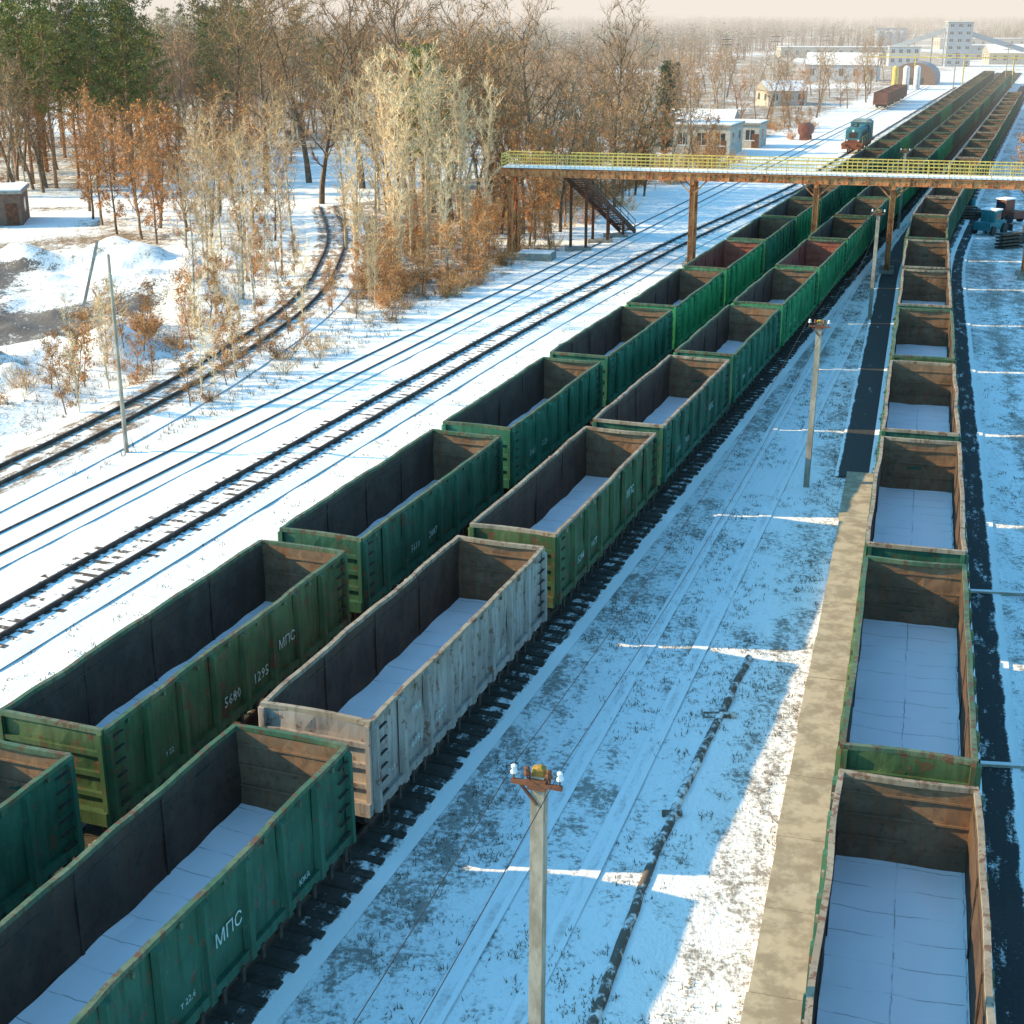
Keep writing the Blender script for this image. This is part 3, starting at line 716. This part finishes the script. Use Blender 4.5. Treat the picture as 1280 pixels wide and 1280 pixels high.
clutter(43.5,131,.8,BLUE); clutter(47.5,139,2.2,P_RUST)
for (x,y,r0) in ((41.8,122,.5),(45.5,125,1.3),(42.8,140,.2)):
    s=MB()
    for k in range(5): s.box(U(-.1,.1),2.6+U(-.1,.1),k*.02,.9,k*.28,k*.28+.16,0)
    s.obj("sleeper_stack",[SLEEPW],(x,y,0),r0)
for (x,y) in ((46,128),(49,136),(47,150)):
    s=MB(); s.tube([(0,0,0),(0,0,.9)],.35,12,0,True); s.tube([(.8,.2,0),(.8,.2,.9)],.35,12,1,True); s.obj("steel_drum",[RUST,BLUE],(x,y,0))

# ------------------------------------------------------------------ vegetation
def rvec(rr):
    z=rr.uniform(-1,1); t=rr.uniform(0,2*math.pi); q=math.sqrt(1-z*z); return Vector((q*math.cos(t),q*math.sin(t),z))
def bare_tree(seed,H,spread,tr,start=.25,nl=16,up=.7,nb=7,ntw=8,leaf=0,leafsz=.12,tw=.010,bend=.12):
    rr=random.Random(seed); mb=MB()
    tp=[Vector((0,0,-.2))]; d=Vector((rr.uniform(-.05,.05),rr.uniform(-.05,.05),1))
    for k in range(8):
        d=(d+Vector((rr.uniform(-1,1),rr.uniform(-1,1),0))*bend).normalized(); tp.append(tp[-1]+d*H/8)
    mb.tube(tp,[tr*(1-.93*(k/8)**.9) for k in range(9)],6,0)
    ga=rr.uniform(0,6)
    for i in range(nl):
        t=start+(.97-start)*(i+.5)/nl; f=t*8; k=min(7,int(f)); p=tp[k].lerp(tp[k+1],f-k)
        ga+=2.4+rr.uniform(-.4,.4); prof=math.sin(math.pi*min(1,(1-t)/(1-start)*.75+.2))
        L=spread*(.35+.75*prof)*rr.uniform(.7,1.15)
        dr=Vector((math.cos(ga),math.sin(ga),up*rr.uniform(.6,1.3)+.5*t)).normalized()
        pts=[p]; dd=dr.copy()
        for q in range(5):
            dd=(dd+rvec(rr)*.22+Vector((0,0,.10))).normalized(); pts.append(pts[-1]+dd*L/5)
        r0=max(.02,tr*.42*(1-t*.75)); mb.tube(pts,[r0*(1-.85*q/5) for q in range(6)],3,0)
        for j in range(nb):
            u=.2+.8*(j+.5)/nb; g=u*5; q=min(4,int(g)); b0=pts[q].lerp(pts[q+1],g-q)
            bd=(dd*.7+rvec(rr)*.8+Vector((0,0,.25))).normalized(); bl=L*rr.uniform(.25,.5)
            bp=[b0,b0+bd*bl*.5,b0+(bd+rvec(rr)*.3)*bl]
            mb.tube(bp,[r0*.35+.006,r0*.22+.006,.006],3,1)
            for s in range(ntw):
                v_=rr.uniform(.2,1); c0=bp[0].lerp(bp[1],v_*2) if v_<.5 else bp[1].lerp(bp[2],v_*2-1)
                td=(bd+rvec(rr)*.9+Vector((0,0,.2))).normalized(); tl=bl*rr.uniform(.3,.65)+.2
                sd=td.cross(rvec(rr)).normalized()*tw*1.5; e=c0+td*tl
                mb.tri(tuple(c0-sd),tuple(c0+sd),tuple(e),1)
                for z in range(2):
                    h=c0.lerp(e,rr.uniform(.3,.9)); h2=h+(td+rvec(rr)).normalized()*tl*.55
                    mb.tri(tuple(h-sd*.7),tuple(h+sd*.7),tuple(h2),1)
                for z in range(leaf):
                    lp=c0.lerp(e,rr.uniform(.1,1))+rvec(rr)*.15; a=rvec(rr)*leafsz; b_=rvec(rr)*leafsz*.7
                    mb.tri(tuple(lp-a),tuple(lp+a),tuple(lp+b_),2)
    return mb
def bark(name,c,c2,sc=3):
    m,nt,b=newmat(name); v=coords(nt,(1,1,1)); f=noi(nt,v,sc,1,.6); oi=N(nt,"ShaderNodeObjectInfo")
    c_=mix(nt,ramp(nt,f,.35,.65),c,c2); hs=N(nt,"ShaderNodeHueSaturation"); nt.links.new(c_,hs.inputs["Color"])
    nt.links.new(ramp(nt,oi.outputs["Random"],0,1,.7,1.25),hs.inputs["Value"]); nt.links.new(hs.outputs[0],b.inputs["Base Color"]); return m
BIRCH=bark("birch_bark",(.70,.60,.47),(.30,.23,.17)); TWTAN=bark("twigs_tan",(.64,.42,.22),(.48,.30,.15))
POPB=bark("poplar_bark",(.66,.51,.34),(.50,.37,.23)); TWPALE=bark("twigs_pale",(.78,.59,.36),(.62,.46,.27))
OAKB=bark("oak_bark",(.24,.15,.095),(.13,.085,.055)); TWBR=bark("twigs_brown",(.42,.245,.12),(.29,.165,.085))
LEAFB=bark("dry_leaves_orange",(.56,.235,.07),(.38,.155,.05))
PINEB=bark("pine_bark",(.38,.17,.08),(.18,.11,.07)); NEED=bark("pine_needles",(.10,.12,.03),(.19,.17,.045),.6); SPR=bark("spruce_needles",(.04,.07,.035),(.07,.10,.045),.6)
def V(mb,name,mats): return mb.mesh(name,mats)
POP=[V(bare_tree(10+i,14,2.1,.14,.10,24,1.9,6,6,tw=.015,bend=.04),"poplar",[POPB,TWPALE,LEAFB]) for i in range(3)]
BIR=[V(bare_tree(20+i,12,2.4,.13,.22,16,.9,6,6,tw=.013,bend=.06),"birch",[BIRCH,TWTAN,LEAFB]) for i in range(3)]
OAK=[V(bare_tree(30+i,18,6.6,.36,.22,18,.55,8,8,tw=.02,bend=.10),"oak",[OAKB,TWBR,LEAFB]) for i in range(3)]
OAKW=[V(bare_tree(35+i,16,4.2,.26,.3,12,.7,5,4,tw=.042,bend=.10),"woodland_oak",[OAKB,TWBR,LEAFB]) for i in range(2)]
BIRW=[V(bare_tree(37+i,14,2.8,.15,.25,11,1.0,4,4,tw=.036,bend=.06),"woodland_birch",[BIRCH,TWTAN,LEAFB]) for i in range(2)]
OAKL=[V(bare_tree(40+i,9,3.0,.15,.15,14,.6,6,5,leaf=3,leafsz=.15,tw=.013),"oak_leafy",[OAKB,TWBR,LEAFB]) for i in range(2)]
SAP=[V(bare_tree(50+i,6,1.1,.05,.12,12,1.5,5,5,leaf=0,tw=.010,bend=.05),"sapling",[POPB,TWPALE,LEAFB]) for i in range(2)]
SAPL=[V(bare_tree(55+i,4.2,1.2,.05,.1,11,.9,5,4,leaf=3,leafsz=.10,tw=.010,bend=.1),"sapling_leafy",[OAKB,TWTAN,LEAFB]) for i in range(2)]
def bush(seed,leaf):
    rr=random.Random(seed); mb=MB()
    for i in range(24):
        a=rr.uniform(0,6.28); p=Vector((math.cos(a),math.sin(a),0))*rr.uniform(0,.5); d=Vector((math.cos(a)*.6,math.sin(a)*.6,rr.uniform(.6,1.4))).normalized()
        L=rr.uniform(1,2.2); pts=[p]
        for k in range(3): d=(d+rvec(rr)*.25).normalized(); pts.append(pts[-1]+d*L/3)
        mb.tube(pts,[.018,.014,.01,.004],3,1)
        for j in range(16):
            u=rr.uniform(.3,3); q=min(2,int(u)); c0=pts[q].lerp(pts[q+1],u-q); e=c0+(d+rvec(rr)).normalized()*rr.uniform(.2,.6); sd=rvec(rr)*.010
            mb.tri(tuple(c0-sd),tuple(c0+sd),tuple(e),1)
            for z in range(leaf):
                lp=c0.lerp(e,rr.random())+rvec(rr)*.1; a_=rvec(rr)*.06; mb.tri(tuple(lp-a_),tuple(lp+a_),tuple(lp+rvec(rr)*.07),2)
    return mb.mesh("bush",[OAKB,TWTAN,LEAFB])
BUSH=[bush(1,0),bush(2,2),bush(3,3)]
def pine(seed,H,cs=.5,mats=(PINEB,NEED),spruce=False):
    rr=random.Random(seed); mb=MB(); tp=[Vector((rr.uniform(-.1,.1)*k*.3,rr.uniform(-.1,.1)*k*.3,H*k/6-.2)) for k in range(7)]
    mb.tube(tp,[.24*(1-.85*k/6) for k in range(7)],7,0)
    nl=40 if not spruce else 70
    for i in range(nl):
        t=cs+(.99-cs)*(i/nl); f=t*6; k=min(5,int(f)); p=tp[k].lerp(tp[k+1],f-k); a=i*2.4+rr.uniform(-.5,.5)
        x=(1-t)/(1-cs)
        L=(3.4*math.sin(min(1,x*.8+.22)*math.pi*.62)*rr.uniform(.55,1.15)) if not spruce else 2.6*x*rr.uniform(.8,1.1)+.25
        d=Vector((math.cos(a),math.sin(a),.35 if not spruce else -.15)).normalized(); e=p+d*L
        mb.tube([p,p+d*L*.6,e+Vector((0,0,.2))],[.05,.03,.01],3,0)
        for c in range(4 if not spruce else 5):
            u=.4+.6*c/3 if not spruce else .15+.85*c/4; cc=p.lerp(e,u)+rvec(rr)*.25; cr=rr.uniform(.35,.8) if not spruce else .32
            for s in range(22 if not spruce else 20):
                q=cc+Vector((rr.gauss(0,1)*cr*.6,rr.gauss(0,1)*cr*.6,rr.gauss(0,1)*cr*.34)); n1=(rvec(rr)+Vector((0,0,.6))).normalized()*.36; n2=rvec(rr)*.10
                mb.tri(tuple(q-n2),tuple(q+n2),tuple(q+n1),1)
    return mb.mesh("pine",list(mats))
PIN=[pine(60+i,21,.42) for i in range(3)]; SPRU=pine(70,11,.06,(OAKB,SPR),True)
rt=random.Random(99)
def tree(lst,name,x,y,s=1,par=None,sx=None):
    me=lst[rt.randrange(len(lst))] if isinstance(lst,list) else lst
    o=put(me,name,(x,y,gz(x,y)-.05),rt.uniform(0,6.28),(s,s,s*(sx or 1)),par); return o
for (x,y,s) in ((-12.5,116,1.0),(-11,119,1.05),(-9.6,114,.95),(-8.2,118,1.1),(-6.9,113,1.0),(-5.8,117,1.05),(-4.5,121,1.0),(-3.5,116,.9),(-10.3,122,1.1),(-7.5,123,1.12),(-13.8,121,.95),(-2.2,122,.95),(-8.9,111,.75),(-5.2,110.5,.7),(-12,112,.7)):
    tree(POP,"poplar_tree",x+rt.uniform(-.4,.4),y+rt.uniform(-.5,.5),s)
for (x,y,s) in ((-20.2,89.7,.85),(-19.5,93,.95),(-17.5,96,.9),(-18.8,99,.95),(-16.9,103,.85),(-21.6,101,1.0),(-20,107,.95),(-17.8,110,1.05),(-23.5,109,.95),(-18,118,1.1),(-24,118,1.0)):
    tree(BIR,"birch_tree",x,y,s*.95)
for (x,y,s) in ((-33,128,1),(-30,133,1.05),(-36,131,.95),(-27,129,.9),(-39,137,1.05),(-24,134,1.0),(-34,140,1.1),(-21,127,.8),(-29,143,1.15),(-43,147,1.1),(2,128,1),(5,136,.95),(-1,131,1.1),(9,144,1.0),(-2,112,.55),(1.5,124,.8),(-31,125,.8),(-28,123,.7),(-37,143,1.1),(-24,127,.85),(-41,141,1),(-33,135,1.1)):
    tree(OAKL,"oak_tree",x,y,s)
for (x,y,s) in ((-17,165,1.15),(-9,160,1.1),(-24,172,1.1),(-2,158,1.0),(-13,180,1.2),(3,168,1.0),(-20,152,.9),(-8,146,.85),(12,172,.9),(-27,160,1.0),(-33,170,1.1)):
    tree(OAK,"oak_tree",x,y,s)
for (x,y,s) in ((-60,188,1.1),(-66,196,1.15),(-55,196,1.05),(-70,186,1.05),(-63,206,1.15),(-75,200,1.2),(-52,205,1.1),(-50,240,1.15),(-44,236,1.2),(-41,244,1.15),(-47,250,1.1),(-58,176,1.0),(-36,252,1.0),(-57,215,1.15)):
    tree(PIN,"pine_tree",x,y,s)
for (x,y,s) in ((35,316,.9),(22.3,214,1.15)): tree(SPRU,"spruce_tree",x,y,s)
for i in range(60):
    y=rt.uniform(68,112); x=T3(y)+rt.uniform(1.8,7) if rt.random()<.6 else T3(y)-rt.uniform(2,6)
    if x>T2(y)-4: continue
    tree(SAP if rt.random()<.35 else SAPL,"sapling_tree",x,y,rt.uniform(.5,1.05))
for i in range(60):
    y=rt.uniform(62,124); r=rt.random(); x=T3(y)+rt.uniform(2.5,8) if r<.45 else T3(y)-rt.uniform(2.5,8)
    if x>T2(y)-3.5: continue
    tree(BUSH,"dry_bush",x,y,rt.uniform(.35,.9))
for i in range(80):
    y=rt.uniform(99,124); x=rt.uniform(T3(y)+3,T2(y)-4) if rt.random()<.7 else T2(y)-rt.uniform(3.5,7)
    if x>T2(y)-3.5: continue
    tree(BUSH if rt.random()<.7 else SAPL,"dry_bush",x,y,rt.uniform(.5,1.1))
wl=empty("woodland"); cnt=0
for i in range(1250):
    y=128+320*rt.random()**1.15; lo_=-.38*y; hi_=T2(y)-6.5
    x=rt.uniform(lo_,hi_)
    if y<160 and x<T3(y)+5: continue
    dens=noise.noise((x*.018,y*.012,11))
    if dens>.22 and rt.random()<.9: continue
    if 20<x<45 and 200<y<255: continue
    if x>T2(y)-40 and y>255 and rt.random()<.6: continue
    n_=noise.noise((x*.012,y*.012,40))
    r=rt.random(); s=rt.uniform(.7,1.05)
    big=.72 if x>0 else 1
    if x<-.12*y and n_>-.1: ch=(PIN,"p") if r<.22 else (OAKW,"o") if r<.62 else (BIRW,"b") if r<.82 else (OAKL,"l")
    elif n_>.25: ch=(PIN,"p") if r<.12 else (OAKW,"o") if r<.6 else (BIRW,"b")
    else: ch=(OAKW,"o") if r<.4 else (BIRW,"b") if r<.85 else (OAKL,"l")
    tree(ch[0],"woodland_tree",x,y,s*big*(1.15 if ch[1] in "l" else 1),wl); cnt+=1
for i in range(150):
    y=118+150*rt.random(); x=T2(y)-rt.uniform(4.5,16)
    if 20<x<45 and 200<y<255: continue
    tree(BUSH if rt.random()<.6 else SAPL,"undergrowth",x,y,rt.uniform(.7,1.5),wl)
sc_=empty("trackside_scrub")
for i in range(130):
    y=rt.uniform(150,430); x=TR(y)+rt.uniform(6,36)
    tree(BUSH if rt.random()<.6 else SAPL if rt.random()<.6 else OAKL,"scrub_bush",x,y,rt.uniform(.8,1.6),sc_)
def grove(seed,c):
    rr=random.Random(seed); mb=MB()
    for k in range(14):
        x,y=rr.uniform(-20,20),rr.uniform(-20,20); h=rr.uniform(10,16); w=rr.uniform(2,3.6); pinek=rr.random()<c
        mb.tube([(x,y,0),(x,y,h*.8)],[.25,.08],3,0)
        for s in range(90):
            q=Vector((x,y,h*.62))+Vector((rr.gauss(0,.45)*w,rr.gauss(0,.45)*w,rr.gauss(0,.17)*h))
            if q.z<1: continue
            a=rvec(rr)*rr.uniform(.6,1.05); b_=rvec(rr)*rr.uniform(.25,.6)
            mb.tri(tuple(q-a*.5),tuple(q+a*.5),tuple(q+b_),2 if pinek else 1)
    return mb.mesh("grove",[OAKB,HZB,HZG])
HZB=bark("distant_bare_crowns",(.40,.28,.20),(.29,.21,.15)); HZG=bark("distant_pine_crowns",(.07,.09,.05),(.10,.115,.06))
GR=[grove(1,.15),grove(2,.5),grove(3,.8)]
df=empty("distant_forest")
for i in range(900):
    y=430+2600*rt.random()**1.6; x=rt.uniform(-.38*y,.40*y)
    if y<760 and 90<x<330: continue
    if y<1100 and 215<x<300: continue
    if y<520 and x>40 and rt.random()<.8: continue
    if noise.noise((x*.006,y*.004,3))>.25 and y<1200: continue
    put(GR[rt.randrange(3)],"distant_trees",(x,y,gz(x,y)),rt.uniform(0,6),rt.uniform(.7,1.0) if y<1500 else rt.uniform(.9,1.2),df)
# dry grass tufts
mb=MB(); rr=random.Random(4)
for i in range(7500):
    r=rr.random()
    if r<.5: y=14+95*rr.random()**1.3; x=rr.uniform(TM(y)+2.4,TR(y)-2.9)
    elif r<.66: y=rr.uniform(20,110); x=TR(y)+rr.uniform(3.6,9)
    elif r<.9: y=rr.uniform(58,118); x=T3(y)+rr.uniform(-12,9)
    else: y=rr.uniform(30,110); x=rr.uniform(T1(y)+2.2,TL(y)-1.8)
    if x>T2(y)-2 and x<T1(y)+2: continue
    if r<.66 and noise.noise((x*.35,y*.2,6))<-.05: continue
    z=gz(x,y); n_=rr.randint(4,10); hh_=.10 if r<.66 or r>.9 else .35
    for k in range(n_):
        a=rr.uniform(0,6.28); p=Vector((x+rr.uniform(-.15,.15),y+rr.uniform(-.15,.15),z)); e=p+Vector((math.cos(a)*.7,math.sin(a)*.7,rr.uniform(.4,1.2)))*hh_*rr.uniform(.6,1.4); sd=Vector((math.sin(a),-math.cos(a),0))*.015
        mb.tri(tuple(p-sd),tuple(p+sd),tuple(e),0)
mb.obj("dry_grass",[simple("dry_grass_blades",(.24,.18,.10),(.12,.09,.055),1,bmp=0)])

# ------------------------------------------------------------------ light haze over the far fields (absorbing volume, its glow stands in for scattered sunlight)
hm=bpy.data.materials.new("winter_haze_glow"); hm.use_nodes=True; nt=hm.node_tree; nt.nodes.clear()
out=nt.nodes.new("ShaderNodeOutputMaterial"); ab=nt.nodes.new("ShaderNodeVolumeAbsorption"); em=nt.nodes.new("ShaderNodeEmission"); ad=nt.nodes.new("ShaderNodeAddShader")
SIG=.00075
ab.inputs["Color"].default_value=(0,0,0,1); ab.inputs["Density"].default_value=SIG
em.inputs["Color"].default_value=(1.0,.91,.80,1); em.inputs["Strength"].default_value=SIG*.92
nt.links.new(ab.outputs[0],ad.inputs[0]); nt.links.new(em.outputs[0],ad.inputs[1]); nt.links.new(ad.outputs[0],out.inputs["Volume"])
mb=MB(); mb.box(-3500,3500,170,5200,-30,75,0); mb.obj("haze",[hm])

# ------------------------------------------------------------------ light, sky, camera
w=bpy.data.worlds.new("World"); scene.world=w; w.use_nodes=True; nt=w.node_tree
bg=nt.nodes["Background"]; sky=nt.nodes.new("ShaderNodeTexSky"); sky.sky_type='NISHITA'; sky.sun_disc=False
sky.sun_elevation=math.radians(25); sky.sun_rotation=math.radians(-85.4); sky.dust_density=.6; sky.air_density=1.0; sky.ozone_density=1.0
tint=mix(nt,1.0,sky.outputs[0],(1.2,2.45,2.75),'MULTIPLY')
tcw=N(nt,"ShaderNodeTexCoord"); spw=N(nt,"ShaderNodeSeparateXYZ"); nt.links.new(tcw.outputs["Generated"],spw.inputs[0])
hz=ramp(nt,spw.outputs[2],.0,.09,.92,0)
skyc=mix(nt,hz,tint,(6.4,6.2,5.7))
nt.links.new(skyc,bg.inputs[0]); bg.inputs[1].default_value=.15
l=bpy.data.lights.new("sun","SUN"); l.energy=8.5; l.angle=math.radians(.5); l.color=(1,.74,.38)
so=bpy.data.objects.new("sun",l); scene.collection.objects.link(so)
so.rotation_euler=Vector((1,-.08,-.466)).to_track_quat('-Z','Y').to_euler()
cam=bpy.data.cameras.new("camera"); co=bpy.data.objects.new("camera",cam); scene.collection.objects.link(co)
co.location=(0,0,18.8); co.rotation_euler=(math.radians(90-19.2),0,0); cam.lens=50.06; cam.sensor_width=36; cam.clip_end=20000; cam.clip_start=.5
scene.camera=co
scene.view_settings.view_transform='Standard'; scene.view_settings.look='None'; scene.view_settings.exposure=0
print("trees",cnt)
